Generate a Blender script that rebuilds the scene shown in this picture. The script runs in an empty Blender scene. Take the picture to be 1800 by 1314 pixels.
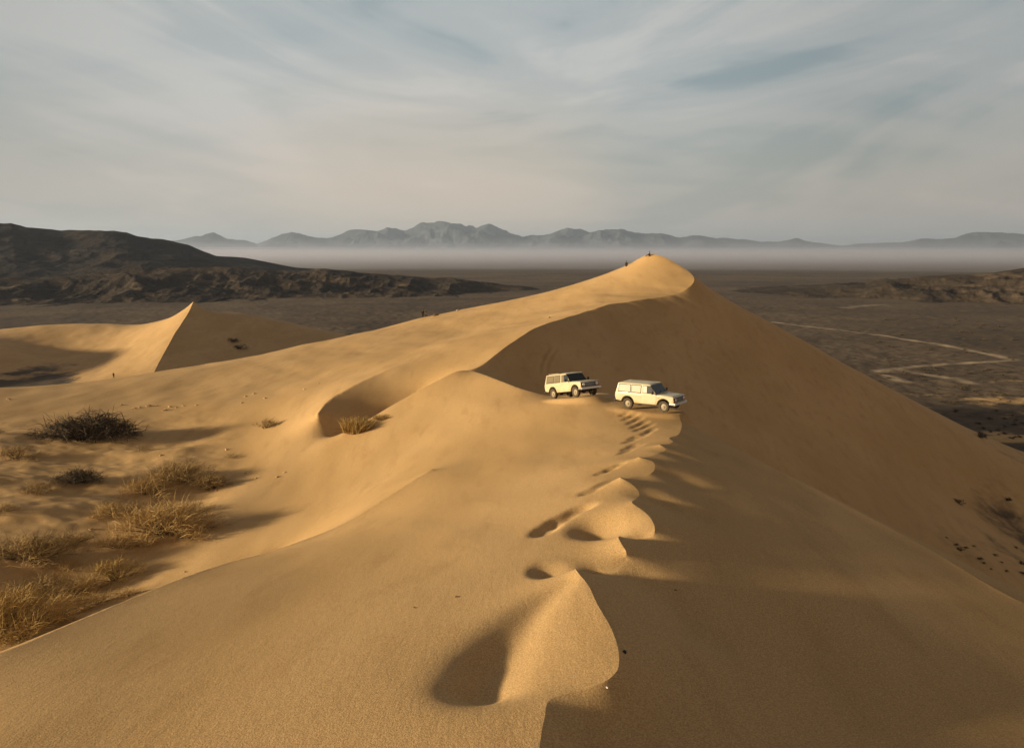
import bpy, bmesh, math, random
import numpy as np
from mathutils import Vector, Matrix
random.seed(7); rng = np.random.default_rng(11)
S = bpy.context.scene
C = S.collection
R = math.radians

# ------------------------------------------------------------------ camera
FPX, PW, PH = 1400.0, 1800.0, 1314.0            # focal length and frame of the photograph in pixels
PITCH = math.atan((657 - 436) / FPX)
cam_d = bpy.data.cameras.new('camera'); cam = bpy.data.objects.new('camera', cam_d); C.objects.link(cam)
cam_d.sensor_width = 36; cam_d.lens = 36 * FPX / PW; cam_d.clip_start = 0.5; cam_d.clip_end = 90000
cam.location = (0, 0, 0); cam.rotation_euler = (R(90) - PITCH, 0, 0)
S.camera = cam
S.render.resolution_x, S.render.resolution_y = 1024, 747

# ------------------------------------------------------------------ light
SUN_EL, SUN_AZ = R(9.9), R(-103)                # azimuth from +Y, positive to +X
sdir = Vector((math.sin(SUN_AZ) * math.cos(SUN_EL), math.cos(SUN_AZ) * math.cos(SUN_EL), math.sin(SUN_EL)))
sun_d = bpy.data.lights.new('sun', 'SUN'); sun_d.energy = 5.0; sun_d.angle = R(4.0); sun_d.color = (1.0, 0.82, 0.54)
sun = bpy.data.objects.new('sun', sun_d); C.objects.link(sun)
sun.rotation_euler = sdir.to_track_quat('Z', 'Y').to_euler()

w = bpy.data.worlds.new('World'); S.world = w; w.use_nodes = True
wt = w.node_tree; wt.nodes.clear()
class NT:
    """tiny helper for node trees"""
    def __init__(s, t): s.t = t
    def n(s, typ, **kw):
        nd = s.t.nodes.new(typ)
        for k, v in kw.items():
            if k.startswith('i_'):
                key = k[2:]; key = int(key) if key.isdigit() else key.replace('_', ' ')
                nd.inputs[key].default_value = v
            else: setattr(nd, k, v)
        return nd
    def l(s, a, b): s.t.links.new(a, b)
    def math(s, op, a, b=None, c=None, clamp=False):
        nd = s.t.nodes.new('ShaderNodeMath'); nd.operation = op; nd.use_clamp = clamp
        for i, x in enumerate((a, b, c)):
            if x is None: continue
            if isinstance(x, (int, float)): nd.inputs[i].default_value = x
            else: s.l(x, nd.inputs[i])
        return nd.outputs[0]
    def mix(s, f, a, b, typ='MIX'):
        nd = s.t.nodes.new('ShaderNodeMix'); nd.data_type = 'RGBA'; nd.blend_type = typ
        for sock, x in ((nd.inputs[0], f), (nd.inputs[6], a), (nd.inputs[7], b)):
            if isinstance(x, (int, float)): sock.default_value = x
            elif isinstance(x, tuple): sock.default_value = x if len(x) == 4 else (*x, 1)
            else: s.l(x, sock)
        return nd.outputs[2]
    def ramp(s, x, *stops, interp='EASE'):
        nd = s.t.nodes.new('ShaderNodeValToRGB'); cr = nd.color_ramp; cr.interpolation = interp
        while len(cr.elements) < len(stops): cr.elements.new(0.5)
        for e, (p, c) in zip(cr.elements, stops):
            e.position = p; e.color = (c, c, c, 1) if isinstance(c, (int, float)) else (*c, 1)
        s.l(x, nd.inputs[0]); return nd.outputs[0]
    def noise(s, vec, scale, detail=4, rough=.5, dist=0, typ='FBM'):
        nd = s.t.nodes.new('ShaderNodeTexNoise'); nd.inputs['Scale'].default_value = scale
        nd.inputs['Detail'].default_value = detail; nd.inputs['Roughness'].default_value = rough
        nd.inputs['Distortion'].default_value = dist
        s.l(vec, nd.inputs['Vector']); return nd.outputs[0]
    def mapping(s, vec, loc=(0,0,0), rot=(0,0,0), scale=(1,1,1)):
        nd = s.t.nodes.new('ShaderNodeMapping'); s.l(vec, nd.inputs[0])
        nd.inputs[1].default_value = loc; nd.inputs[2].default_value = rot; nd.inputs[3].default_value = scale
        return nd.outputs[0]

W = NT(wt)
sky = W.n('ShaderNodeTexSky', sky_type='NISHITA'); sky.sun_disc = False
sky.sun_elevation = SUN_EL; sky.sun_rotation = SUN_AZ; sky.air_density = 1.4; sky.dust_density = 3.0
tc = W.n('ShaderNodeTexCoord'); sep = W.n('ShaderNodeSeparateXYZ'); W.l(tc.outputs['Generated'], sep.inputs[0])
zc_ = W.math('MAXIMUM', sep.outputs[2], 0.0)
den = W.math('ADD', zc_, 0.30)
px_ = W.math('DIVIDE', sep.outputs[0], den); py_ = W.math('DIVIDE', sep.outputs[1], den)
cmb = W.n('ShaderNodeCombineXYZ'); W.l(px_, cmb.inputs[0]); W.l(py_, cmb.inputs[1])
m1 = W.mapping(cmb.outputs[0], loc=(2.9, 1.4, 0), rot=(0, 0, R(24)), scale=(1.0, 3.0, 1))
m2 = W.mapping(cmb.outputs[0], loc=(4.1, 2.2, 0), rot=(0, 0, R(-48)), scale=(1.0, 2.8, 1))
# long cirrus bands that sweep up to both sides of the view
xa = W.math('SQRT', W.math('ADD', W.math('MULTIPLY', sep.outputs[0], sep.outputs[0]), .02))
cr_ = W.n('ShaderNodeCombineXYZ'); W.l(W.math('MULTIPLY', sep.outputs[0], 2.0), cr_.inputs[0]); W.l(W.math('MULTIPLY', W.math('SUBTRACT', zc_, W.math('MULTIPLY', xa, .30)), 8.5), cr_.inputs[1]); W.l(sep.outputs[1], cr_.inputs[2])
m1 = W.mapping(cr_.outputs[0], loc=(12.4, 2.1, 0))
n1 = W.noise(m1, 1.25, 5, .54, .7); n2 = W.noise(m2, 1.15, 5, .55, .35)
cl = W.math('ADD', W.math('MULTIPLY', n1, .7), W.math('MULTIPLY', n2, .3))
mask = W.ramp(cl, (.37, 0.0), (.50, .55), (.63, 1.0))
CLOUDG = 0.63
warm = tuple(CLOUDG * c for c in (.515, .44, .37)); cool = tuple(CLOUDG * c for c in (.45, .455, .44))
elev = W.ramp(zc_, (.0, 0.0), (.22, 1.0), interp='EASE')
cloudc = W.mix(elev, warm, cool)
gapc = W.mix(elev, tuple(CLOUDG * c for c in (.40, .395, .36)), tuple(CLOUDG * c for c in (.25, .31, .345)))
nish = W.mix(1.0, sky.outputs[0], (.055, .06, .066), 'MULTIPLY')
gap = W.mix(.78, nish, gapc)
skyc = W.mix(mask, gap, cloudc)
# the thin cloud is brighter towards the middle of the view, dimmer high overhead
vdot = W.n('ShaderNodeVectorMath', operation='DOT_PRODUCT'); W.l(tc.outputs['Generated'], vdot.inputs[0]); vdot.inputs[1].default_value = Vector((-0.09, 1, .08)).normalized()
glow = W.ramp(W.math('MULTIPLY_ADD', vdot.outputs['Value'], .5, .5), (.3, .72), (.93, .90), (1.0, 1.12))
skyc = W.mix(1.0, skyc, glow, 'MULTIPLY')
lowc = W.math('MULTIPLY', W.ramp(vdot.outputs['Value'], (.965, 0.0), (1.0, 1.0)), W.ramp(zc_, (.0, .70), (.26, 0.0)))
skyc = W.mix(lowc, skyc, tuple(CLOUDG * c for c in (.66, .535, .415)))
high = W.ramp(zc_, (.27, 1.0), (.62, .34))
skyc = W.mix(1.0, skyc, high, 'MULTIPLY')
back = W.ramp(W.math('MULTIPLY_ADD', sep.outputs[1], .5, .5), (.35, (1.55, 1.12, .84)), (.80, (1.0, 1.0, 1.0)))   # unseen sky behind the camera, brightened and warmed to fill the shade
skyc = W.mix(1.0, skyc, back, 'MULTIPLY')
bg = W.n('ShaderNodeBackground', i_Strength=1.0); W.l(skyc, bg.inputs[0])
wo = W.n('ShaderNodeOutputWorld'); W.l(bg.outputs[0], wo.inputs[0])

S.view_settings.view_transform = 'Standard'; S.view_settings.look = 'None'
S.view_settings.exposure = 0.83; S.view_settings.gamma = 1

# ------------------------------------------------------------------ helpers
def tag(o, label=None, cat=None, group=None, kind=None):
    if label: o['label'] = label
    if cat: o['category'] = cat
    if group: o['group'] = group
    if kind: o['kind'] = kind
    return o
def empty(name, loc=(0,0,0), rz=0):
    o = bpy.data.objects.new(name, None); C.objects.link(o); o.location = loc; o.rotation_euler = (0, 0, rz); return o
def link(name, me, mat=None, parent=None):
    o = bpy.data.objects.new(name, me); C.objects.link(o)
    if mat: me.materials.append(mat)
    if parent: o.parent = parent
    return o
def fromnp(name, co, quads, tris=None):
    me = bpy.data.meshes.new(name); nq = len(quads); nt = 0 if tris is None else len(tris)
    me.vertices.add(len(co)); me.vertices.foreach_set('co', np.asarray(co, np.float32).ravel())
    me.loops.add(nq * 4 + nt * 3); me.polygons.add(nq + nt)
    li = np.asarray(quads, np.int32).ravel()
    ls = np.arange(nq, dtype=np.int32) * 4
    if nt:
        li = np.concatenate([li, np.asarray(tris, np.int32).ravel()])
        ls = np.concatenate([ls, nq * 4 + np.arange(nt, dtype=np.int32) * 3])
    me.loops.foreach_set('vertex_index', li); me.polygons.foreach_set('loop_start', ls)
    me.update(calc_edges=True); me.validate()
    return me

def MZ(v):                                       # height over depth of the ray through picture row v
    d = (657 - v) / FPX; return (d * math.cos(PITCH) - math.sin(PITCH)) / (math.cos(PITCH) + d * math.sin(PITCH))
def MX(u, v):
    d = (657 - v) / FPX; return (u - 900) / FPX / (math.cos(PITCH) + d * math.sin(PITCH))
def P(u, v, Y): return (MX(u, v) * Y, Y, MZ(v) * Y)
def Q(u, v, dz=0.0):                             # on the long foreground ridge, whose top is z = -7.11 - .0825 Y
    m = MZ(v); Y = (-7.11 + dz) / (m + .0825); return (MX(u, v) * Y, Y, m * Y)
def PZ(u, v, z): return P(u, v, z / MZ(v))

# value noise in numpy
_perm = rng.permutation(512).astype(np.int64); _val = rng.random(512) * 2 - 1
def vnoise(x, y, seed=0):
    xi = np.floor(x).astype(np.int64); yi = np.floor(y).astype(np.int64); fx = x - xi; fy = y - yi
    fx = fx * fx * fx * (fx * (fx * 6 - 15) + 10); fy = fy * fy * fy * (fy * (fy * 6 - 15) + 10)
    def h(a, b): return _val[_perm[(_perm[(a + seed * 17) % 512] + b) % 512]]
    a = h(xi, yi); b = h(xi + 1, yi); c = h(xi, yi + 1); d = h(xi + 1, yi + 1)
    return (a + (b - a) * fx) * (1 - fy) + (c + (d - c) * fx) * fy
def fbm(x, y, o=4, seed=0, rough=.5):
    s = 0; a = 1; t = 0
    for k in range(o): s = s + a * vnoise(x * 2 ** k + 13.1 * k, y * 2 ** k - 7.7 * k, seed + k); t += a; a *= rough
    return s / t
def ridged(x, y, o=5, seed=0, rough=.55):
    s = 0; a = 1; t = 0
    for k in range(o): s = s + a * (1 - np.abs(vnoise(x * 2 ** k + 13.1 * k, y * 2 ** k - 7.7 * k, seed + k)) * 2); t += a; a *= rough
    return s / t

# ------------------------------------------------------------------ the ground: dunes and desert plain as one sheet
TH0, TH1, L0, L1 = R(-54), R(54), math.log(3.0), math.log(3200.0)
NJ, NI = 961, 2001
PLAIN = -46.0
def catmull(pts, n=24):
    p = np.array(pts, float); p = np.vstack([2 * p[0] - p[1], p, 2 * p[-1] - p[-2]]); out = []
    for i in range(1, len(p) - 2):
        t = np.linspace(0, 1, n, endpoint=False)[:, None]; a, b, c, d = p[i - 1], p[i], p[i + 1], p[i + 2]
        # centripetal-like tangents keep small features from overshooting
        l0 = np.linalg.norm(b - a) ** .5 + 1e-6; l1 = np.linalg.norm(c - b) ** .5 + 1e-6; l2 = np.linalg.norm(d - c) ** .5 + 1e-6
        m1 = (c - b) / l1 - (c - a) / (l0 + l1) + (b - a) / l0; m2 = (d - c) / l2 - (d - b) / (l1 + l2) + (c - b) / l1
        m1 *= l1; m2 *= l1
        out.append((2*t**3-3*t**2+1)*b + (t**3-2*t**2+t)*m1 + (-2*t**3+3*t**2)*c + (t**3-t**2)*m2)
    out.append(p[-2][None]); return np.vstack(out)

lower = lambda p, d: (p[0], p[1], p[2] - d)
scallop = [(.45, 2.9, -7.35), (.45, 6, -7.6), Q(940, 1420), Q(948, 1314), Q(957, 1262), Q(968, 1226), Q(1010, 1214), Q(1060, 1200, .05), Q(1083, 1182, .1),
  Q(1088, 1165, .12), Q(1085, 1135, .12), Q(1072, 1100, .15), Q(1050, 1062, .2), Q(1032, 1027, .25), Q(1012, 1002, .3),
  Q(1022, 1007, -.1), Q(1043, 1010, -.4), Q(1070, 1007, -.35), Q(1090, 992, -.2), Q(1102, 977, -.05), Q(1101, 970, .05), Q(1093, 957, .15), Q(1087, 944, .2),
  Q(1105, 947, -.15), Q(1130, 949, -.2), Q(1147, 945, -.12), Q(1151, 934, 0), Q(1142, 912, .1), Q(1125, 897, .15), Q(1111, 887, .2),
  Q(1118, 878, .1), Q(1123, 864, .1), Q(1110, 852, .2), Q(1090, 842, .3),
  Q(1105, 844, 0), Q(1130, 842, -.1), Q(1146, 832, 0), Q(1151, 824, 0), Q(1146, 814, .1), Q(1123, 807, .2),
  Q(1137, 807, 0), Q(1155, 801, -.05), Q(1170, 790, 0), Q(1160, 783, .1), Q(1172, 781, 0), Q(1183, 775, 0), Q(1176, 768, .05), Q(1190, 764, 0), Q(1197, 752, 0), P(1199, 740, 52)]
crest_mid = [P(1199, 740, 52), P(1188, 724, 55.2), P(1150, 706, 59.5), P(1100, 692, 63.5), P(1060, 688, 66), P(1010, 689, 66.5), P(968, 694, 65.8), P(930, 687, 66.5), P(880, 669, 70), P(846, 655, 73.5), P(826, 649, 75.5)]
crest_b = [P(826, 649, 75.5), P(845, 641, 78), P(870, 622, 82), P(905, 598, 88), P(940, 577, 95), P(965, 568, 99), P(1000, 557, 106), P(1040, 545, 113), P(1090, 532, 120), P(1140, 525, 126),
  P(1185, 519, 131), P(1208, 509, 134), P(1220, 494, 138), P(1214, 481, 143), P(1190, 464, 148), P(1165, 451, 151), P(1145, 447, 153), P(1128, 452, 155), P(1100, 467, 158), P(1050, 487, 165), P(1008, 500, 172)]
edge_a = [P(1199, 740, 52), P(1225, 750, 52.3), P(1250, 762, 49.6), P(1350, 817, 41.2), P(1500, 896, 33.6), P(1640, 970, 28.4), P(1800, 1060, 23.6), (19, 17, -11.0), (20, 10, -10.7), (20, 2.9, -10.4)]
nose = [P(826, 649, 75.5), P(805, 650, 75), P(760, 672, 73.5), P(700, 706, 71.5), P(650, 738, 69.5), P(600, 768, 67)]
hollow_crest = [P(560, 728, 72), P(575, 708, 76), P(610, 685, 80), P(660, 658, 85), P(700, 642, 89), P(735, 633, 91)]
dune_c = [P(340, 529, 340), P(332, 548, 325), P(305, 590, 290), P(275, 645, 255), P(250, 700, 230)]
shoulder = [P(760, 826, 48.0), P(700, 862, 44.6), P(600, 921, 40.2), P(500, 962, 36.8), P(420, 986, 32.6), P(350, 1009, 28.5), P(200, 1064, 23), P(100, 1104, 20.4), P(0, 1145, 18.5), (-16, 14.5, -9.7), (-21, 9, -9.5), (-24, 3, -9.4)]
shoulder_foot = [(-13.5, 44.8, -17.8), (-14.8, 41.3, -18), (-16, 38.7, -18.2), (-18.7, 35.4, -18.5), (-19.9, 32.7, -18.6), (-21.2, 30.9, -18.6), (-27.5, 24.5, -18.8), (-34, 14, -19), (-38, 3, -19)]
hollow = [lower(P(585, 772, 70), .0), lower(P(650, 732, 75), .3), lower(P(700, 700, 78.5), .5), lower(P(745, 672, 80.5), .5), lower(P(785, 655, 79), .3)]
HARD = [scallop, crest_mid, crest_b, edge_a, nose, dune_c, shoulder, shoulder_foot, hollow, hollow_crest]
SOFT = [
  [P(560, 905, 50.5), P(640, 842, 56.5), P(715, 786, 61), P(770, 740, 64)],
  [P(1010, 1420, 11.1), P(1050, 1330, 12.5), P(1110, 1260, 13.7), P(1145, 1200, 14.9)], [P(1450, 1330, 14.0), P(1450, 1220, 16.8), P(1420, 1100, 20.5)],
  [P(-200, 1400, 11.6), P(0, 1314, 13.2), P(150, 1230, 15.2), P(300, 1150, 18.1), P(450, 1080, 21.5), P(600, 1010, 25.7)],
  [P(1008, 500, 172), P(950, 512, 178), P(900, 519, 183), P(850, 528, 187), P(820, 535, 190), P(743, 555, 194), P(640, 580, 178), P(500, 608, 155), P(400, 628, 142), P(300, 646, 130), P(150, 666, 116), P(0, 677, 105), (-85, 96, -16.8), (-130, 88, -16), (-160, 80, -19)],
  [P(735, 633, 91), P(765, 636, 86), P(795, 643, 80), P(826, 649, 75.5)],
  # camera side of the long back ridge
  [P(960, 530, 150), P(850, 572, 135), P(740, 612, 120)],
  [P(0, 705, 92), P(150, 700, 96), P(300, 690, 100), P(450, 680, 100), P(560, 665, 102)],
  # right profile of the big dune and its foot
  [P(1220, 494, 138), P(1300, 528, 139), P(1390, 571, 138), P(1460, 613, 135), P(1540, 661, 130), P(1650, 717, 127), P(1700, 745, 125), P(1800, 800, 120), P(1900, 845, 117), (118, 108, -41), (150, 95, -44)],
  [(28, 104, -17), (40, 96, -24.5), (52, 88, -31.5)],
  [(-2, 74, -12.4), (1.5, 71.5, -14.6), (12, 69.5, -19.5), (30, 69, -27.5), (45, 66, -33.5), (60, 62, -38), (80, 56, -41.5), (140, 50, -43)],
  [(64, 95, -38.2), (72, 86, -40.2), (84, 78, -41.5), (110, 70, -43)],
  [(40, 30, -26), (44, 15, -27), (46, 3, -27)], [(78, 26, -42), (84, 12, -42), (90, 3, -42)],
  # hollow behind the nose
  # foot of the left face and its near shoulder
  [P(600, 768, 67), P(572, 812, 63.5), P(545, 850, 59.5), P(500, 905, 52.5), P(455, 950, 47)],
  [P(470, 830, 62), P(420, 880, 55.5), P(370, 940, 49)],
  # shrub valley
  [P(470, 790, 72), P(300, 900, 56), P(330, 960, 48.5), P(180, 1000, 46), P(40, 1090, 39), (-42, 32, -18.8)],
  [P(350, 1330, 12.6), P(600, 1200, 15), P(800, 1050, 20.2)],
  [P(540, 745, 76), P(400, 760, 78), P(150, 775, 75), P(0, 800, 69)],
  [P(150, 860, 58.5), P(0, 900, 51), (-58, 48, -16.2), (-78, 30, -16), (-85, 3, -16)],
  # back foot of the dunes on the plain
  [(-200, 118, -44), (-130, 145, -45), (-95, 178, -45), (-62, 216, -45.5), (-30, 243, -46), (20, 250, -46), (60, 222, -46), (92, 185, -46), (118, 158, -46), (150, 128, -46), (190, 90, -45.5), (190, 40, -45), (190, 3, -45)],
  # far dune with its rims
  [P(340, 529, 340), P(380, 529, 362), P(430, 534, 385), P(500, 553, 400), P(560, 574, 395), P(620, 590, 380)],
  [P(340, 529, 340), P(320, 534, 346), P(290, 540, 352), P(215, 546, 362), P(150, 549, 372), P(100, 556, 380), P(0, 572, 372), (-300, 340, -44)],
  [P(470, 600, 345), P(420, 640, 298), P(330, 690, 245)],
  [PZ(180, 668, -43), PZ(215, 620, -42), PZ(255, 585, -40.5)],
  [PZ(0, 640, -45), PZ(60, 625, -44.5), PZ(150, 612, -43.5)],
  [(-206, 236, -36), (-206, 256, -23), (-208, 282, -16), (-214, 304, -19), (-228, 322, -36)],
  [(-188, 240, -44.5), (-186, 280, -44.5), (-188, 320, -44)],
  [(-330, 420, -46), (-220, 432, -46), (-130, 425, -46), (-60, 395, -46), (-20, 350, -46), (10, 300, -46)],
  [(-260, 200, -46), (-255, 260, -46), (-290, 330, -46)],
  [(-320, 700, -46), (0, 800, -46), (400, 700, -46), (600, 450, -46)], [(250, 250, -46), (300, 100, -46), (260, 20, -46)], [(60, 400, -46), (180, 300, -46)],
]
WHEELS = [(P(1104, 718, 56.0), P(1167, 724.5, 54.25)), (P(975, 701, 62.6), P(1014, 698, 60.2))]
for pr, pf in WHEELS:                             # the sand bears each wagon along both wheel tracks
    pr, pf = Vector(pr), Vector(pf); f = (pf - pr); lf = Vector((-f.y, f.x, 0)).normalized() * 1.55
    for off in (Vector((0, 0, 0)), lf * .5, lf): HARD.append([tuple(pr + f * k + off) for k in (-.25, 0, .5, 1, 1.25)])
def gidx(xyz, ni, nj):
    th = np.arctan2(xyz[:, 0], xyz[:, 1]); lr = np.log(np.hypot(xyz[:, 0], xyz[:, 1]))
    return (lr - L0) / (L1 - L0) * (ni - 1), (th - TH0) / (TH1 - TH0) * (nj - 1)
def densify(line, n):
    c = catmull(line, 20); d = np.linalg.norm(np.diff(np.log(np.abs(c[:, 1:2]) + 5), axis=0), axis=1) + np.linalg.norm(np.diff(c[:, :2], axis=0), axis=1) / (np.hypot(c[1:, 0], c[1:, 1]) + 1)
    s = np.concatenate([[0], np.cumsum(d)]); t = np.linspace(0, s[-1], max(8, int(s[-1] * n)))
    return np.stack([np.interp(t, s, c[:, k]) for k in range(3)], 1)
DH = [densify(l, 3000) for l in HARD]; DS = [densify(l, 1500) for l in SOFT]
def raster(lines, ni, nj):
    z = np.zeros((ni, nj)); cnt = np.zeros((ni, nj))
    for l in lines:
        a, b = gidx(l, ni, nj); i = np.rint(a).astype(int); j = np.rint(b).astype(int)
        ok = (i >= 0) & (i < ni) & (j >= 0) & (j < nj)
        np.add.at(z, (i[ok], j[ok]), l[ok, 2]); np.add.at(cnt, (i[ok], j[ok]), 1)
    m = cnt > 0; z[m] /= cnt[m]; return m, z
def resize(a, ni, nj):
    i = np.linspace(0, a.shape[0] - 1, ni); j = np.linspace(0, a.shape[1] - 1, nj)
    i0 = np.clip(i.astype(int), 0, a.shape[0] - 2); j0 = np.clip(j.astype(int), 0, a.shape[1] - 2); fi = (i - i0)[:, None]; fj = (j - j0)[None]
    t = a[i0] * (1 - fi) + a[i0 + 1] * fi; return t[:, j0] * (1 - fj) + t[:, j0 + 1] * fj
def relax(Z, M, V, it, wr, wt_):
    k = 1.0 / (2 * wr + 2 * wt_)
    for _ in range(it):
        E = np.pad(Z, 1, mode='edge')
        N = (wr * (E[2:, 1:-1] + E[:-2, 1:-1]) + wt_ * (E[1:-1, 2:] + E[1:-1, :-2])) * k
        Z = np.where(M, V, N)
    return Z
levels = [(NI - 1) // 2 ** k + 1 for k in range(5, -1, -1)]; Z = None
for lv, ni in enumerate(levels):
    nj = (NJ - 1) // 2 ** (5 - lv) + 1
    mh, zh = raster(DH, ni, nj); ms, zs = raster(DS, ni, nj)
    M = mh | ms; V = np.where(mh, zh, zs); M[-1] = True; V[-1] = PLAIN
    Z = np.full((ni, nj), -20.0) if Z is None else resize(Z, ni, nj)
    dt = (TH1 - TH0) / (nj - 1); dl = (L1 - L0) / (ni - 1)
    Z = relax(Z.astype(np.float32), M, V.astype(np.float32), [3000, 800, 400, 160, 80, 40][lv], 1 / dl ** 2, 1 / dt ** 2)
    if ni == levels[-3]:                          # round the soft lines here, keep the crests
        Z = relax(Z, mh | (np.arange(ni)[:, None] == ni - 1), np.where(mh, zh, PLAIN).astype(np.float32), 26, 1 / dl ** 2, 1 / dt ** 2)
        soft_done = True
    if ni in levels[-2:]:
        Z = relax(resize(Zprev, ni, nj).astype(np.float32), mh, zh.astype(np.float32), 22, 1 / dl ** 2, 1 / dt ** 2)
    if ni in levels[-3:]: Zprev = Z
TT = np.repeat(np.linspace(TH0, TH1, NJ)[None], NI, 0); LL = np.repeat(np.linspace(L0, L1, NI)[:, None], NJ, 1)
HM = np.zeros((NI, NJ), bool); SHP = HM.copy(); best = np.full((NI, NJ), 9.0)
for kl, l in enumerate(DH[:6]):                       # move the nearest vertices exactly onto each crest
    a, b = gidx(l, NI, NJ); i = np.rint(a).astype(int); j = np.rint(b).astype(int)
    ok = (i >= 0) & (i < NI) & (j >= 0) & (j < NJ)
    d = np.hypot(a - i, b - j)
    for ii, jj, dd, aa, bb, zz in zip(i[ok], j[ok], d[ok], a[ok], b[ok], l[ok, 2]):
        if dd < best[ii, jj]:
            best[ii, jj] = dd; HM[ii, jj] = True; SHP[ii, jj] = kl < 6
            TT[ii, jj] = TH0 + bb * (TH1 - TH0) / (NJ - 1); LL[ii, jj] = L0 + aa * (L1 - L0) / (NI - 1); Z[ii, jj] = zz
RR = np.exp(LL); XX = RR * np.sin(TT); YY = RR * np.cos(TT); Z = Z.astype(np.float64)
def hgt(x, y):
    a, b = gidx(np.array([[x, y, 0.0]]), NI, NJ); a = min(max(a[0], 0), NI - 1.001); b = min(max(b[0], 0), NJ - 1.001)
    i, j = int(a), int(b); f, g = a - i, b - j
    return (Z[i, j] * (1 - g) + Z[i, j + 1] * g) * (1 - f) + (Z[i + 1, j] * (1 - g) + Z[i + 1, j + 1] * g) * f
def hit(u, v, y0=5.0, y1=2500.0):                 # where the line of sight through (u, v) meets the ground
    y = y0
    while y < y1:
        p = P(u, v, y)
        if hgt(p[0], p[1]) >= p[2]:
            lo, hi = y / 1.01, y
            for _ in range(20):
                mid = (lo + hi) / 2; p = P(u, v, mid)
                if hgt(p[0], p[1]) >= p[2]: hi = mid
                else: lo = mid
            p = P(u, v, hi); return Vector((p[0], p[1], hgt(p[0], p[1])))
        y *= 1.01
    return None
# where the two wagons stand: position, heading, pitch, roll, scale; the sand is pressed level under them
WAGONS = []
def wheel_frame(pr, pf):                         # ground points under the rear and front right-hand wheels
    pr, pf = Vector(pr), Vector(pf); f = (pf - pr).normalized(); hd = math.atan2(f.y, f.x); pt = math.asin(f.z)
    left = Vector((-math.sin(hd), math.cos(hd), 0)); mid = pr + f * (1.36 * (pf - pr).length / 2.78)
    return mid + left * .80, hd, pt, 0.0, (pf - pr).length / 2.78
for pr, pf in WHEELS:
    loc, hd, pt, rl, sc_ = wheel_frame(pr, pf); print('wagon', loc, math.degrees(hd), math.degrees(pt), sc_); WAGONS.append((tuple(loc), hd, pt, rl, sc_))
    dx = XX - loc.x; dy = YY - loc.y; a = dx * math.cos(hd) + dy * math.sin(hd); b = -dx * math.sin(hd) + dy * math.cos(hd)
    w_ = np.clip((1.8 - np.sqrt((a / 2.1) ** 2 + (b / 1.15) ** 2)) / .8, 0, 1) ; w_ = w_ * w_ * (3 - 2 * w_)
    Z = Z * (1 - w_) + (loc.z + .09 + a * math.tan(pt)) * w_
# gentle undulation of the sand, and roughness on the plain
sandw = np.clip((Z + 43.5) / 6, 0, 1)
streak = fbm((XX * .8 + YY * .45) / 9, (YY * .8 - XX * .45) / 30, 3, 3)
Z += sandw * (0.16 * fbm(XX / 7, YY / 16, 3, 1) + 0.20 * streak) * np.clip(RR / 40, .25, 1.1)
Z += (1 - sandw) * (0.9 * fbm(XX / 35, YY / 35, 4, 5) + .25 * fbm(XX / 4, YY / 4, 2, 8))
vx = np.clip((-.30 * YY - 2 - XX) / 7, 0, 1)       # the hummocky shrub valley left of the big face
fx, fy = (XX * .61 + YY * .79), (XX * .79 - YY * .61)   # across and down the fall line of the shaded slope
slipw = np.clip((XX - 2) / 12, 0, 1) * np.clip((YY - 62) / 8, 0, 1) * sandw * np.clip((150 - YY) / 20, 0, 1)
Z += slipw * (.10 * fbm(fx / 2.6, fy / 26, 3, 61) + .16 * fbm(fx / 9, fy / 22, 2, 63))
valley = np.exp(-(((XX + 34) / 26) ** 2 + ((YY - 62) / 24) ** 2) ** 2) * vx * vx * (3 - 2 * vx)
Z += valley * (0.75 * fbm((XX - YY * .5) / 15, YY / 6.0, 2, 21) + .16 * fbm((XX - YY * .3) / 4.5, YY / 2.2, 2, 23) + .08 * fbm(XX / 1.2, YY / .8, 2, 27))
def dent(c, depth, rx, ry, rot=0.0, rim=0.0, p=1.0, rl=None):
    global Z
    dx = XX - c[0]; dy = YY - c[1]; cr, sr = math.cos(rot), math.sin(rot)
    a = (dx * cr + dy * sr); a = a / (rx if rl is None else np.where(a < 0, rl, rx)); b = (-dx * sr + dy * cr) / ry; q = a * a + b * b
    Z -= depth * np.exp(-q ** p) - rim * np.exp(-((np.sqrt(q) - 1.5) / .45) ** 2)
def groove(pts, depth, wid):                      # long narrow dent along a line of sight-picked points
    for k in range(len(pts) - 1):
        a, b = pts[k], pts[k + 1]; d = (b - a); L = math.hypot(d.x, d.y)
        dent((a + b) / 2, depth, L * .62, wid, math.atan2(d.y, d.x), 0, 1.6)
hits = {}
def H(u, v): 
    if (u, v) not in hits: hits[(u, v)] = hit(u, v)
    return hits[(u, v)]
DENTS = [  # u, v, depth, rx, ry, rot
 (960, 1003, .24, .6, .8, 0, .4), (1052, 925, .46, 1.1, 1.2, 0, .8),
  (1130, 862, .08, .7, 1.0, 30), (1190, 800, .08, .6, 1.4, 30), (1225, 900, .06, .8, 1.6, 60), (1215, 780, .07, .7, 1.5, 40)]
HD = [(H(d[0], d[1]), *d[2:]) for d in DENTS]
def trough(spec):                                 # (u, v, depth, width) along a smooth hollow
    pts = [(*H(u, v)[:2], d, w) for u, v, d, w in spec]; return catmull([(x, y, 0) for x, y, d, w in pts], 14), np.array([(d, w) for _, _, d, w in pts])
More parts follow.
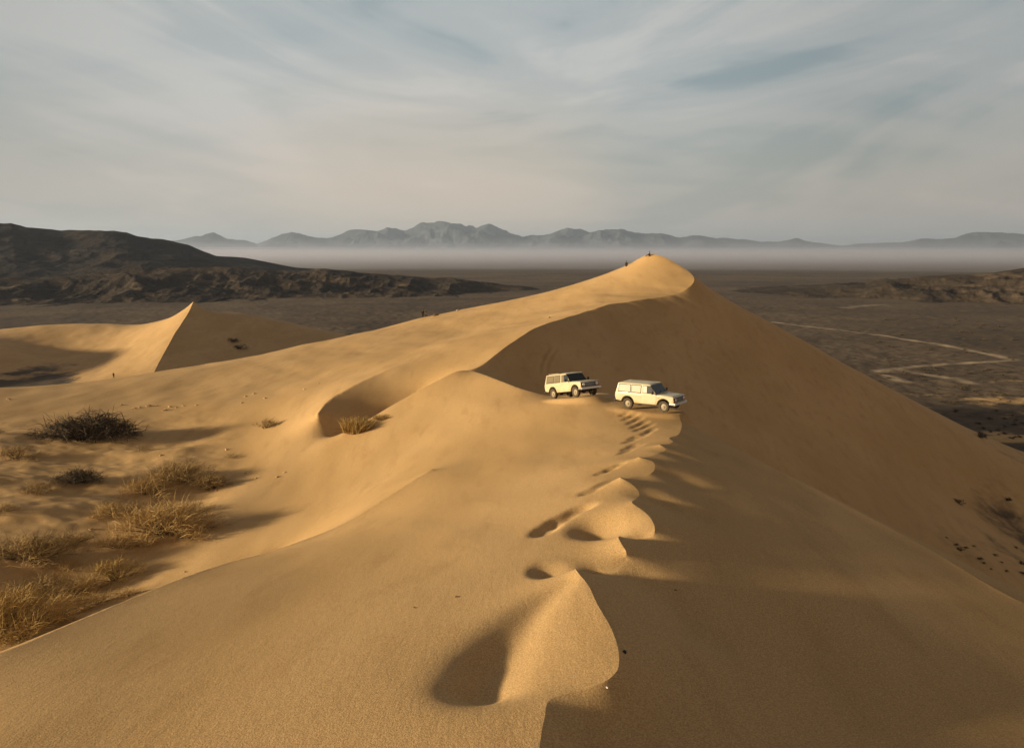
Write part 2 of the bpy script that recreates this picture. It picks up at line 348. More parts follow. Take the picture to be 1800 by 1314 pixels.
def carve(tr):
    global Z
    c, dw = tr; t = np.linspace(0, len(dw) - 1, len(c)); D = np.interp(t, np.arange(len(dw)), dw[:, 0]); Wd = np.interp(t, np.arange(len(dw)), dw[:, 1])
    lo, hi = c[:, :2].min(0) - 5, c[:, :2].max(0) + 5; m = (XX > lo[0]) & (XX < hi[0]) & (YY > lo[1]) & (YY < hi[1]); x = XX[m]; y = YY[m]; best = np.zeros(len(x))
    for k in range(len(c)): best = np.maximum(best, D[k] * np.exp(-((x - c[k, 0]) ** 2 + (y - c[k, 1]) ** 2) / Wd[k] ** 2))
    Z[m] -= best
TR = [trough([(1000, 1020, .06, .3), (960, 1050, .14, .45), (915, 1095, .24, .62), (872, 1150, .34, .72), (846, 1196, .36, .66)]),
      trough([(1010, 1080, .05, .9), (950, 1130, .12, 1.1), (905, 1190, .12, 1.1)]),
      trough([(1105, 990, .06, .5), (1140, 1020, .16, .75), (1185, 1065, .24, .95), (1225, 1108, .20, .8)]),
      trough([(1122, 868, .05, .5), (1160, 880, .14, .8), (1200, 905, .13, .9)]), trough([(1150, 828, .04, .5), (1185, 836, .12, .8), (1215, 850, .10, .8)])]
GR = []
for (a, b, c, d) in [(1050, 834, 1078, 820), (1070, 826, 1096, 812), (1092, 797, 1128, 780), (1096, 791, 1118, 780), (1099, 778, 1135, 764), (1107, 772, 1122, 765),
    (1118, 757, 1146, 745), (1112, 752, 1136, 740), (1105, 745, 1128, 733), (1098, 738, 1120, 726), (1092, 731, 1108, 722), (1130, 764, 1150, 753)]:
    GR.append(([H(a, b), H((a + c) / 2, (b + d) / 2), H(c, d)], .085, .26))
GR.append(([H(948, 938), H(972, 918), H(1000, 902), H(1036, 886)], .22, .42))
GR.append(([H(1026, 868), H(1050, 855), H(1080, 842)], .13, .35))
GR.append(([H(948, 655), H(951, 638), H(957, 622), H(966, 610)], .17, .24)); GR.append(([H(960, 655), H(963, 638), H(969, 624), H(978, 612)], .17, .24))
for h_ in HD: dent(h_[0], h_[1], h_[2], h_[3], R(h_[4]), h_[1] * .06, 1.0, h_[5] if len(h_) > 5 else None)
for pts, dep, wd in GR: groove(pts, dep, wd)
for tr in TR: carve(tr)

# worn vehicle tracks across the plain: where the dark gravel is driven off the pale dust
TRK = np.zeros((NI, NJ))
for px, hw, st in [([(1360, 566), (1390, 570), (1460, 578), (1550, 589), (1640, 603), (1720, 619), (1755, 626), (1778, 631), (1779, 633), (1740, 635.5), (1700, 638), (1650, 641), (1600, 645), (1572, 649)], 2.2, 1.0),
                   ([(1545, 653), (1572, 649), (1600, 654), (1640, 660), (1680, 667), (1706, 672)], 3.4, .8), ([(1556, 659), (1568, 664), (1580, 669), (1596, 671)], 2.2, .9),
                   ([(1484, 541), (1500, 539), (1525, 537), (1552, 535)], 5.0, .6), ([(1779, 632), (1800, 634), (1850, 637)], 1.4, .5)]:
    pts = [hit(u, v, 140) for u, v in px]; c = catmull([(p.x, p.y, 0) for p in pts if p], 40)[:, :2]
    lo, hi = c.min(0) - 12, c.max(0) + 12; m = np.argwhere((XX > lo[0]) & (XX < hi[0]) & (YY > lo[1]) & (YY < hi[1])); x = XX[m[:, 0], m[:, 1]]; y = YY[m[:, 0], m[:, 1]]; d = np.full(len(x), 1e9)
    for a, b in zip(c[:-1], c[1:]):
        e = b - a; t = np.clip(((x - a[0]) * e[0] + (y - a[1]) * e[1]) / (e @ e + 1e-9), 0, 1); d = np.minimum(d, (x - a[0] - t * e[0]) ** 2 + (y - a[1] - t * e[1]) ** 2)
    wv = hw * (1 + .45 * fbm(x / 11, y / 11, 2, 3)); TRK[m[:, 0], m[:, 1]] = np.maximum(TRK[m[:, 0], m[:, 1]], st * np.clip(1.35 - np.sqrt(d) / wv, 0, 1) * (.8 + .4 * fbm(x / 5, y / 5, 2, 5)))

# rows beyond the solved field carry the plain to the horizon
far_r = np.geomspace(3400, 60000, 60)
FT = np.linspace(TH0, TH1, NJ); farX = far_r[:, None] * np.sin(FT)[None]; farY = far_r[:, None] * np.cos(FT)[None]
sink = lambda r: -26 * np.clip((r - 1350) / 1500, 0, 1) ** 1.3
Z += sink(RR) 
Zf = np.vstack([Z, np.full((60, NJ), PLAIN - 26)]); Xf = np.vstack([XX, farX]); Yf = np.vstack([YY, farY])
ni = NI + 60
vid = np.arange(ni * NJ).reshape(ni, NJ)
a_, b_, c_, d_ = vid[:-1, :-1], vid[:-1, 1:], vid[1:, 1:], vid[1:, :-1]
HF = np.zeros((ni, NJ), bool); HF[:NI] = HM; hf = HF.ravel()
d1 = hf[a_] & hf[c_] & ~(hf[b_] & hf[d_]); d2 = hf[b_] & hf[d_] & ~(hf[a_] & hf[c_])
qd = ~(d1 | d2)
quads = np.stack([a_[qd], b_[qd], c_[qd], d_[qd]], 1)
tris = np.concatenate([np.stack([a_[d1], b_[d1], c_[d1]], 1), np.stack([a_[d1], c_[d1], d_[d1]], 1), np.stack([a_[d2], b_[d2], d_[d2]], 1), np.stack([b_[d2], c_[d2], d_[d2]], 1)])
quads = quads[:, ::-1]; tris = tris[:, ::-1]
gm = fromnp('ground', np.stack([Xf, Yf, Zf], 2).reshape(-1, 3), quads, tris)
gm.polygons.foreach_set('use_smooth', np.ones(len(gm.polygons), bool))
ev = np.zeros(len(gm.edges) * 2, np.int32); gm.edges.foreach_get('vertices', ev); ev = ev.reshape(-1, 2)
SF = np.zeros((ni, NJ), bool); SF[:NI] = SHP; sf = SF.ravel(); sh = sf[ev[:, 0]] & sf[ev[:, 1]]
at = gm.attributes.new('sharp_edge', 'BOOLEAN', 'EDGE'); at.data.foreach_set('value', sh)
# how much sand lies over the gravel, with some painted shade
# the sheet goes round the sandy aprons of the dunes
apron = np.exp(-(((Xf - 150) / 95) ** 2 + ((Yf - 190) / 95) ** 2)) * .5 * (Zf < -43) + np.exp(-(((Xf + 150) / 130) ** 2 + ((Yf - 330) / 75) ** 2)) * .9
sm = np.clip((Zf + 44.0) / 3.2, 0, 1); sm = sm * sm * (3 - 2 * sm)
foot = np.clip((Zf + 45) / 27, 0, 1) * .72 + .27; sm = np.where((Xf > 30) & (Yf < 150), np.minimum(sm, foot), sm)  # valley-floor gravel, with the lower face's shade painted in as more gravel
sm = np.maximum(sm, np.clip(apron + .5 * fbm(Xf / 30, Yf / 12, 4, 31) - .05, 0, 1) * (apron > .02))
sm = np.where(np.hypot(Xf, Yf) > 900, 0, sm)
at = gm.attributes.new('sand_cover_shade', 'FLOAT', 'POINT'); at.data.foreach_set('value', sm.astype(np.float32).ravel())
TF = np.zeros((ni, NJ), np.float32); TF[:NI] = TRK
at = gm.attributes.new('track', 'FLOAT', 'POINT'); at.data.foreach_set('value', TF.ravel())
print('ground', len(gm.vertices))

# ------------------------------------------------------------------ materials
def newmat(name):
    m = bpy.data.materials.new(name); m.use_nodes = True; n = NT(m.node_tree); m.node_tree.nodes.clear()
    out = n.n('ShaderNodeOutputMaterial'); b = n.n('ShaderNodeBsdfPrincipled'); n.l(b.outputs[0], out.inputs[0]); return m, n, b
def simple(name, col, rough=.6, metal=0, spec=.5, var=.12, scale=8):
    m, n, b = newmat(name); t = n.n('ShaderNodeTexCoord'); x = n.noise(t.outputs['Object'], scale, 4, .6)
    c = n.mix(x, tuple(c * (1 - var) for c in col), tuple(min(1, c * (1 + var)) for c in col)); n.l(c, b.inputs['Base Color'])
    b.inputs['Roughness'].default_value = rough; b.inputs['Metallic'].default_value = metal; b.inputs['Specular IOR Level'].default_value = spec
    return m
def ground_mat():
    m, n, b = newmat('sand_and_gravel')
    g = n.n('ShaderNodeNewGeometry'); pos = g.outputs['Position']
    at = n.n('ShaderNodeAttribute', attribute_name='sand_cover_shade')
    sA = (.50, .315, .135); sB = (.56, .36, .165); sC = (.42, .255, .105)
    big = n.noise(n.mapping(pos, rot=(0, 0, R(-30)), scale=(1, .35, 1)), .12, 4, .55, .3)
    c = n.mix(n.ramp(big, (.35, 0.0), (.65, 1.0)), sA, sB)
    med = n.noise(n.mapping(pos, rot=(0, 0, R(20)), scale=(1, .22, 1)), .9, 5, .6, .2)
    c = n.mix(n.ramp(med, (.48, 0.0), (.75, .55)), c, sC)
    fine = n.noise(pos, 26.0, 3, .75)
    c = n.mix(n.ramp(fine, (.34, .0), (.66, 1.0)), n.mix(1.0, c, (.74, .72, .70), 'MULTIPLY'), n.mix(1.0, c, (1.18, 1.19, 1.22), 'MULTIPLY'))
    # gravel plain
    gb = n.noise(n.mapping(pos, scale=(.6, 1, 1)), .012, 5, .6, .4); gf = n.noise(pos, .22, 5, .65)
    gc = n.mix(n.ramp(gb, (.35, 0.0), (.65, 1.0)), (.088, .062, .040), (.150, .108, .070))
    gc = n.mix(n.ramp(gf, (.4, 0.0), (.7, .8)), gc, (.060, .044, .030))
    gs = n.noise(n.mapping(pos, scale=(.25, 1, 1)), .035, 6, .7, .5)
    gc = n.mix(n.ramp(gs, (.62, 0.0), (.70, .6)), gc, (.20, .15, .10))
    tk = n.n('ShaderNodeAttribute', attribute_name='track'); gc = n.mix(tk.outputs['Fac'], gc, (.38, .29, .20))
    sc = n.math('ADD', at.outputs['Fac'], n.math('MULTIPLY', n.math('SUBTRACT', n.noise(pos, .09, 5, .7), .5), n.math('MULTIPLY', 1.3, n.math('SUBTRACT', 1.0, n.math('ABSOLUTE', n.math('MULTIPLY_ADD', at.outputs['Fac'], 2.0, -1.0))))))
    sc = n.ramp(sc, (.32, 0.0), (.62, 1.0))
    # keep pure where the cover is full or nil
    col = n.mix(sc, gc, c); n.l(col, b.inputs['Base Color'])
    b.inputs['Roughness'].default_value = .9; b.inputs['Specular IOR Level'].default_value = .15
    bump = n.n('ShaderNodeBump', i_Strength=.6, i_Distance=.02); n.l(fine, bump.inputs['Height'])
    rp = n.noise(n.mapping(pos, rot=(0, 0, R(15)), scale=(1, .25, 1)), 5.0, 4, .6, .5)
    b2 = n.n('ShaderNodeBump', i_Strength=.16, i_Distance=.06); n.l(rp, b2.inputs['Height']); n.l(bump.outputs[0], b2.inputs['Normal'])
    b3 = n.n('ShaderNodeBump', i_Strength=.5, i_Distance=1.0); n.l(n.math('MULTIPLY', n.math('SUBTRACT', 1.0, sc), gf), b3.inputs['Height']); n.l(b2.outputs[0], b3.inputs['Normal'])
    n.l(b3.outputs[0], b.inputs['Normal'])
    return m
ground = link('ground', gm, ground_mat()); tag(ground, kind='structure')

def rock_mat(name, c0, c1, c2, sc):
    m, n, b = newmat(name); g = n.n('ShaderNodeNewGeometry'); pos = g.outputs['Position']
    a = n.noise(pos, .006 * sc, 6, .6, .5); s = n.noise(n.mapping(pos, scale=(1, 1, 5)), .02 * sc, 6, .65, .8)
    c = n.mix(n.ramp(a, (.38, 0.0), (.62, 1.0)), c0, c1); c = n.mix(n.ramp(s, (.5, 0.0), (.72, .8)), c, c2)
    n.l(c, b.inputs['Base Color']); b.inputs['Roughness'].default_value = .95; b.inputs['Specular IOR Level'].default_value = .1
    bp = n.n('ShaderNodeBump', i_Strength=.7, i_Distance=6 / sc); n.l(n.noise(pos, .05 * sc, 7, .7), bp.inputs['Height']); n.l(bp.outputs[0], b.inputs['Normal'])
    return m
rock = rock_mat('dark_rock', (.030, .023, .018), (.042, .032, .024), (.085, .062, .042), 1.0)
rock2 = rock_mat('brown_rock', (.034, .025, .018), (.058, .042, .028), (.13, .095, .06), 1.3)

def sky_profile(pts, r):                         # picture skyline -> (theta, height at range r)
    th, zz = [], []
    for u, v in pts:
        x = MX(u, v); t = math.atan(x); th.append(t); zz.append(MZ(v) * math.cos(t) * r)
    return np.array(th), np.array(zz)
def ridge_sheet(name, prof, r0, wn, wf, amp, sc, mat, seed, nth=700, nr=180, base=PLAIN - 4, jag=.045):
    th, zz = sky_profile(prof, r0)
    T = np.linspace(th[0], th[-1], nth)[None]; rr = np.linspace(r0 - wn, r0 + wf, nr)[:, None]
    Xs = rr * np.sin(T); Ys = rr * np.cos(T)
    top = np.interp(T, th, zz) * np.ones_like(rr)
    d = np.where(rr < r0, (r0 - rr) / wn, (rr - r0) / wf)
    wob = .16 * fbm(Xs / (sc * 2.2), Ys / (sc * 2.2), 3, seed + 9)
    d = np.clip(d + wob * np.sin(np.clip(d, 0, 1) * math.pi), 0, 1)
    env = (1 - d) ** 1.25
    rel = top - base
    rdg = ridged(Xs / sc, Ys / sc, 6, seed)
    zz_ = base + rel * env + amp * rel * (rdg - .45) * np.sin(np.clip(d, 0, 1) ** .7 * math.pi) + jag * rel * fbm(Xs / (sc * .3), Ys / (sc * .3), 4, seed + 4) * np.clip(env * 3, 0, 1)
    vid = np.arange(nr * nth).reshape(nr, nth)
    q = np.stack([vid[:-1, :-1], vid[1:, :-1], vid[1:, 1:], vid[:-1, 1:]], 2).reshape(-1, 4)
    me = fromnp(name, np.stack([Xs, Ys, zz_], 2).reshape(-1, 3), q)
    me.polygons.foreach_set('use_smooth', np.ones(len(me.polygons), bool))
    o = link(name, me, mat); tag(o, kind='structure'); return o
ridge_sheet('hills', [(-700, 400), (-300, 396), (-120, 392), (0, 391), (20, 391), (45, 398), (110, 404), (150, 402), (200, 402), (222, 405), (240, 413), (265, 420), (300, 424), (330, 431), (355, 441), (380, 450), (405, 451), (430, 453), (470, 461), (520, 470), (560, 473), (600, 476), (640, 481), (700, 490), (760, 500), (820, 512)],
            1380, 480, 260, .22, 260, rock, 40, jag=.075)
ridge_sheet('hills', [(-700, 470), (-300, 480), (0, 490), (120, 484), (200, 474), (300, 470), (420, 470), (470, 472), (520, 474), (560, 473), (600, 474), (640, 479), (700, 482), (740, 486), (790, 489), (850, 495), (880, 500), (920, 503), (948, 508), (975, 520)],
            900, 200, 200, .4, 80, rock2, 60, jag=.09)
ridge_sheet('hills', [(1215, 520), (1255, 514), (1300, 510), (1340, 509), (1400, 507), (1440, 504), (1480, 501), (1520, 500), (1560, 490), (1600, 489), (1620, 486), (1680, 482), (1720, 481), (1760, 477), (1800, 471), (1900, 462), (2100, 455), (2500, 450)],
            900, 170, 320, .5, 80, rock2, 80)
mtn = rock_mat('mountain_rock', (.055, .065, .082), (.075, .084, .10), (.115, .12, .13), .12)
ridge_sheet('mountains', [(-900, 439), (150, 439), (260, 427), (310, 422), (345, 415), (375, 412), (400, 419), (430, 422), (452, 428), (480, 416), (512, 409), (540, 416), (575, 420), (610, 410), (640, 402), (660, 404), (680, 399), (710, 406), (740, 395), (770, 390), (790, 387), (812, 392), (835, 397), (860, 397), (890, 402), (920, 413), (960, 411), (985, 403), (1000, 401), (1025, 405), (1050, 404), (1090, 403), (1130, 409), (1160, 409), (1190, 416), (1220, 413), (1260, 418), (1300, 421), (1340, 424), (1370, 423), (1400, 418), (1430, 424), (1480, 432), (1520, 427), (1580, 425), (1620, 418), (1680, 417), (1720, 410), (1760, 407), (1800, 411), (1900, 415), (2100, 421), (2700, 431)],
            14000, 2600, 3000, .36, 1150, mtn, 100, nth=1600, nr=160, base=-110, jag=.18)
print('terrain done')
#@@OBJ_BEGIN
# ------------------------------------------------------------------ mesh bits
class MB:
    def __init__(s): s.v = []; s.f = []
    def quad(s, a, b, c, d): n = len(s.v); s.v += [a, b, c, d]; s.f.append((n, n + 1, n + 2, n + 3))
    def box(s, lo, hi, M=None):
        n = len(s.v); c = [Vector((x, y, z)) for x in (lo[0], hi[0]) for y in (lo[1], hi[1]) for z in (lo[2], hi[2])]
        s.v += [tuple(M @ p if M else p) for p in c]
        s.f += [tuple(n + i for i in q) for q in ((0, 1, 3, 2), (4, 6, 7, 5), (0, 4, 5, 1), (2, 3, 7, 6), (0, 2, 6, 4), (1, 5, 7, 3))]
        return s
    def hexa(s, bot, top):
        n = len(s.v); s.v += list(bot) + list(top); s.f += [tuple(n + i for i in q) for q in ((3, 2, 1, 0), (4, 5, 6, 7), (0, 1, 5, 4), (1, 2, 6, 5), (2, 3, 7, 6), (3, 0, 4, 7))]; return s
    def tube(s, pts, rad, k=8, cap=True):
        n0 = len(s.v); P_ = [Vector(p) for p in pts]; rr = rad if isinstance(rad, (list, tuple)) else [rad] * len(P_)
        for i, p in enumerate(P_):
            d = (P_[min(i + 1, len(P_) - 1)] - P_[max(i - 1, 0)]).normalized(); a = d.orthogonal().normalized() if i == 0 else (a - d * a.dot(d)).normalized(); b = d.cross(a)
            for j in range(k): t = 2 * math.pi * j / k; s.v.append(tuple(p + (a * math.cos(t) + b * math.sin(t)) * rr[i]))
        for i in range(len(P_) - 1):
            for j in range(k): s.f.append((n0 + i * k + j, n0 + i * k + (j + 1) % k, n0 + (i + 1) * k + (j + 1) % k, n0 + (i + 1) * k + j))
        if cap: s.f.append(tuple(n0 + j for j in range(k))[::-1]); s.f.append(tuple(n0 + (len(P_) - 1) * k + j for j in range(k)))
        return s
    def lathe_y(s, prof, cx, cz, k=28):          # profile of (radius, y) turned about the y axis at (cx, cz)
        n0 = len(s.v); m = len(prof)
        for r, y in prof:
            for j in range(k): t = 2 * math.pi * j / k; s.v.append((cx + r * math.cos(t), y, cz + r * math.sin(t)))
        for i in range(m - 1):
            for j in range(k): s.f.append((n0 + i * k + j, n0 + i * k + (j + 1) % k, n0 + (i + 1) * k + (j + 1) % k, n0 + (i + 1) * k + j))
        return s
    def poly(s, pts, M=None): n = len(s.v); s.v += [tuple(p) for p in pts]; s.f.append(tuple(range(n, n + len(pts)))); return s
    def slab(s, pts, off):                       # polygon thickened by the vector off
        n = len(s.v); k = len(pts); off = Vector(off); s.v += [tuple(p) for p in pts] + [tuple(Vector(p) + off) for p in pts]
        s.f.append(tuple(range(n, n + k))[::-1]); s.f.append(tuple(range(n + k, n + 2 * k)))
        for i in range(k): s.f.append((n + i, n + (i + 1) % k, n + k + (i + 1) % k, n + k + i))
        return s
    def build(s, name, mat, parent=None, bevel=0, smooth=False, seg=2):
        bm = bmesh.new(); vs = [bm.verts.new(p) for p in s.v]
        for f in s.f:
            try: bm.faces.new([vs[i] for i in f])
            except ValueError: pass
        bmesh.ops.recalc_face_normals(bm, faces=bm.faces)
        if bevel: bmesh.ops.bevel(bm, geom=[e for e in bm.edges if e.is_manifold and e.calc_face_angle(0) > .35], offset=bevel, segments=seg, profile=.6, affect='EDGES', clamp_overlap=True)
        me = bpy.data.meshes.new(name); bm.to_mesh(me); bm.free()
        if smooth: me.polygons.foreach_set('use_smooth', [True] * len(me.polygons)); 
        o = link(name, me, mat, parent)
        if smooth: me.shade_smooth() if hasattr(me, 'shade_smooth') else None; me.set_sharp_from_angle(angle=R(35))
        return o
def copy_tree(o, parent=None):
    c = o.copy(); C.objects.link(c); c.parent = parent
    for ch in list(o.children): copy_tree(ch, c)
    return c

# ------------------------------------------------------------------ the two off-road wagons
def paint_mat():
    m, n, b = newmat('dusty_white_paint'); t = n.n('ShaderNodeTexCoord'); sp = n.n('ShaderNodeSeparateXYZ'); n.l(t.outputs['Object'], sp.inputs[0])
    x = n.noise(t.outputs['Object'], 2.2, 5, .65)
    low = n.ramp(n.math('ADD', n.math('MULTIPLY', sp.outputs[2], -1.1), n.math('ADD', n.math('MULTIPLY', x, .9), .65)), (.28, 0.0), (.75, .85))
    c = n.mix(low, (.53, .455, .29), (.45, .31, .12)); n.l(c, b.inputs['Base Color'])
    b.inputs['Roughness'].default_value = .42; b.inputs['Coat Weight'].default_value = .25; return m
paint = paint_mat()
glass_dark = simple('dark_glass', (.022, .024, .026), .12, 0, .6, .1)
glass_tan = simple('tan_reflection_glass', (.17, .13, .065), .25, 0, .6, .25, 3)  # the dune's tan reflection is put into the glass colour
glass_pale = simple('pale_curtained_glass', (.27, .235, .14), .45, 0, .6, .12, 3)
tyre_m = simple('dusty_rubber', (.075, .058, .040), .9, 0, .2, .4, 6)
rim_m = simple('dusty_steel_rim', (.30, .245, .16), .6, .2, .4, .2)
chrome = simple('dull_chrome', (.55, .54, .52), .3, .8, .5, .1)
black = simple('black_plastic', (.015, .014, .014), .6, 0, .4, .3)
dark_u = simple('dusty_underbody', (.03, .025, .02), .9, 0, .2, .3)
lamp_m = simple('lamp_glass', (.60, .60, .58), .12, .1, .8, .05)
orange = simple('orange_lens', (.55, .16, .02), .25, 0, .6, .1)
red = simple('red_lens', (.35, .02, .015), .25, 0, .6, .1)
seal = simple('dark_rubber_seal', (.03, .026, .02), .8, 0, .3, .2)
def make_wagon(label, rear_glass, rack):
    t = empty('off_road_wagon'); tag(t, label, 'car', 'white wagons parked on the dune crest')
    AX = (1.42, -1.36); WR = .39; HW = .86
    def arch(cx, a0, a1, n=12, r=.50): return [(cx + r * math.cos(math.radians(a0 + (a1 - a0) * i / n)), .43 + r * math.sin(math.radians(a0 + (a1 - a0) * i / n))) for i in range(n + 1)]
    prof = [(-2.30, .60), (-2.36, .86), (-2.34, 1.10), (-2.30, 1.17), (.88, 1.17), (2.08, 1.09), (2.15, 1.05), (2.17, .62), (1.95, .56)] + arch(1.42, 12, 168) + [(.88, .47), (-.80, .47)] + arch(-1.36, 8, 166)
    b = MB(); b.slab([(x, -HW, z) for x, z in prof], (0, 2 * HW, 0))
    body = b.build('body', paint, t, .028, True)
    # cabin: roof shell, pillars and tail as one tapered hollow-looking box with a domed roof
    g = MB(); ZB, ZT = 1.165, 1.80; WB, WT = .845, .735
    def sy(z): return WB + (WT - WB) * (z - ZB) / (ZT - ZB)
    g.hexa([(-2.32, -WB, ZB), (.86, -WB, ZB), (.86, WB, ZB), (-2.32, WB, ZB)], [(-2.16, -WT, ZT), (.34, -WT, ZT), (.34, WT, ZT), (-2.16, WT, ZT)])
    g.build('cabin', paint, t, .035, True)
    r = MB(); n0 = 0; NX, NY = 16, 10
    for i in range(NX + 1):
        for j in range(NY + 1):
            a = i / NX; q = j / NY * 2 - 1; x = -2.19 + 2.58 * a; edge = (1 - abs(q) ** 4) * (1 - abs(2 * a - 1) ** 8)
            rib = .010 * (1 if 2 <= i <= 13 and int((j + .5)) % 2 else 0)
            r.v.append((x, q * (WT + .012), ZT - .012 + .075 * edge ** .7 + rib * edge))
    for i in range(NX):
        for j in range(NY): k = i * (NY + 1) + j; r.f.append((k, k + NY + 1, k + NY + 2, k + 1))
    r.build('roof', paint, t, 0, True)
    gt = MB()
    for s in (-1, 1): gt.tube([(-2.1, s * (WT + .012), ZT + .005), (-.9, s * (WT + .014), ZT + .012), (.2, s * (WT + .012), ZT + .005), (.40, s * (WT + .01), ZT - .02)], .018, 6)
    gt.build('rain_gutter', paint, t)
    def pane(xs, s, name, mat, par, grow=0.0, lift=.006, z0=1.235, z1=1.705):  # side pane given as lower and upper x pairs
        (a0, a1), (b0, b1) = xs; a0 -= grow; a1 += grow; b0 -= grow; b1 += grow; zz0, zz1 = z0 - grow, z1 + grow
        m = MB(); p = [(a0, s * sy(zz0), zz0), (a1, s * sy(zz0), zz0), (b1, s * sy(zz1), zz1), (b0, s * sy(zz1), zz1)]; m.slab(p, (0, s * lift, 0)); return m.build(name, mat, par)
    for s in (-1, 1):
        f = pane(((-2.10, -1.16), (-2.03, -1.16)), s, 'window', seal, t, .042, .006); pane(((-2.10, -1.16), (-2.03, -1.16)), s, 'pane', rear_glass, f, 0, .014)
        f = pane(((-1.04, -.34), (-1.04, -.34)), s, 'window', seal, t, .042, .006); pane(((-1.04, -.34), (-1.04, -.34)), s, 'pane', rear_glass, f, 0, .014)
        f = pane(((-.16, .74), (-.16, .40)), s, 'window', seal, t, .028, .006); pane(((-.16, .16), (-.16, .13)), s, 'pane', glass_tan, f, 0, .014); pane(((.22, .74), (.19, .40)), s, 'pane', glass_dark, f, 0, .014)
        # front door skin, drawn by its own shallow panel
        d = MB(); yd = s * HW; pts = [(-.24, yd, .52), (.80, yd, .52), (.86, yd, .80), (.86, yd, 1.13), (-.24, yd, 1.13)]
        d.slab(pts, (0, s * .010, 0)); dr = d.build('door', paint, t, .004)
        h = MB(); h.box((-.18, min(yd + s*.008, yd + s * .035), 1.03), (-.02, max(yd + s*.008, yd + s * .035), 1.06)); h.build('handle', chrome, dr)
        tr = MB(); tr.box((-2.2, min(yd, yd + s * .014), .935), (-.28, max(yd, yd + s * .014), .955)); tr.build('side_trim', paint, t)
        mr = MB(); mr.tube([(.72, s * .85, 1.20), (.70, s * 1.0, 1.26)], .015, 6); mr.box((.66, min(s * .98, s * 1.14), 1.20), (.72, max(s * .98, s * 1.14), 1.40)); mr.build('side_mirror', black, t, .01)
        vt = MB(); vt.box((1.02, min(yd, yd + s * .012), .96), (1.10, max(yd, yd + s * .012), 1.0)); vt.build('side_repeater', orange, t)
        # flared wheel arches
        for ax in AX:
            a = MB(); pr = [(ax + rr_ * math.cos(th), z0_ + rr_ * math.sin(th)) for th, rr_, z0_ in [(R(8 + 164 * i / 16), .505, .43) for i in range(17)]]
            a.tube([(x, yd, z) for x, z in pr], .022, 6); a.build('wheel_arch', black if False else seal, t)
    # windscreen and rear window
    wm = MB(); xs = lambda z: .86 - .52 * (z - ZB) / (ZT - ZB)
    wm.slab([(xs(1.20), -.79, 1.20), (xs(1.20), .79, 1.20), (xs(1.75), .69, 1.75), (xs(1.75), -.69, 1.75)], (.018, 0, .014)); ws = wm.build('windscreen', glass_dark, t)
    wp = MB(); wp.tube([(.90, -.3, 1.21), (.78, .1, 1.36)], .008, 5); wp.build('wiper', black, ws)
    wp = MB(); wp.tube([(.90, .3, 1.21), (.78, .66, 1.34)], .008, 5); wp.build('wiper', black, ws)
    xr = lambda z: -2.32 + .16 * (z - ZB) / (ZT - ZB)
    m = MB(); m.slab([(xr(1.25), -.68, 1.25), (xr(1.25), .68, 1.25), (xr(1.70), .62, 1.70), (xr(1.70), -.62, 1.70)], (-.012, 0, 0)); m.build('rear_window', rear_glass, t)
    # bonnet with a shallow centre rise
    h = MB(); h.hexa([(.92, -.74, 1.160), (2.06, -.74, 1.085), (2.06, .74, 1.085), (.92, .74, 1.160)], [(.94, -.70, 1.195), (2.04, -.68, 1.118), (2.04, .68, 1.118), (.94, .70, 1.195)]); h.build('bonnet', paint, t, .012, True)
    # front: grille, lamps, indicators, bumper
    fx = 2.165
    g = MB(); g.box((fx - .04, -.80, .72), (fx + .012, .80, 1.03)); gr = g.build('grille', black, t, .008)
    br = MB()
    for z in (.80, .875, .95): br.box((fx + .01, -.42, z - .008), (fx + .022, .42, z + .008))
    br.build('grille_bars', chrome, gr)
    fr = MB(); fr.box((fx + .0, -.82, 1.03), (fx + .03, .82, 1.055)); fr.build('grille_trim', chrome, gr)
    for s in (-1, 1):
        l = MB(); cy, cz = s * .60, .885
        ring = lambda r, x: [(x, cy + r * math.cos(2 * math.pi * j / 20), cz + r * math.sin(2 * math.pi * j / 20)) for j in range(20)]
        l.slab(ring(.125, fx + .010), (.035, 0, 0)); hl = l.build('headlight', chrome, t, .006)
        l = MB(); l.slab(ring(.100, fx + .044), (.018, 0, 0)); l.build('lens', lamp_m, hl, .006)
        i = MB(); i.box((fx - .03, min(s * .76, s * .872), .70), (fx + .03, max(s * .76, s * .872), .86)); i.build('indicator', orange, t, .008)
        k = MB(); k.box((-2.375, min(s * .70, s * .84), .78), (-2.35, max(s * .70, s * .84), 1.02)); k.build('tail_light', red, t, .006)
    bp = MB(); bp.box((fx + .02, -.90, .53), (fx + .15, .90, .67)); bp.box((fx - .30, -.90, .55), (fx + .08, -.865, .66)); bp.box((fx - .30, .865, .55), (fx + .08, .90, .66)); bp.build('front_bumper', chrome, t, .012)
    rb = MB(); rb.box((-2.48, -.85, .50), (-2.34, .85, .62)); rb.build('rear_bumper', black, t, .012)
    # underside with axles, springs and tank
    u = MB(); u.box((-2.1, -.42, .42), (2.05, .42, .58)); u.box((-2.28, -.80, .50), (-1.9, .80, .60)); u.box((1.95, -.80, .47), (2.15, .80, .62))
    for ax in AX: u.tube([(ax, -.70, .39), (ax, .70, .39)], .05, 8); u.tube([(ax, -.14, .39), (ax, .02, .39)], .15, 10)
    u.box((-.6, .3, .40), (.5, .62, .50)); u.box((-.85, -.84, .44), (.88, -.76, .48)); u.build('underbody', dark_u, t, .01)
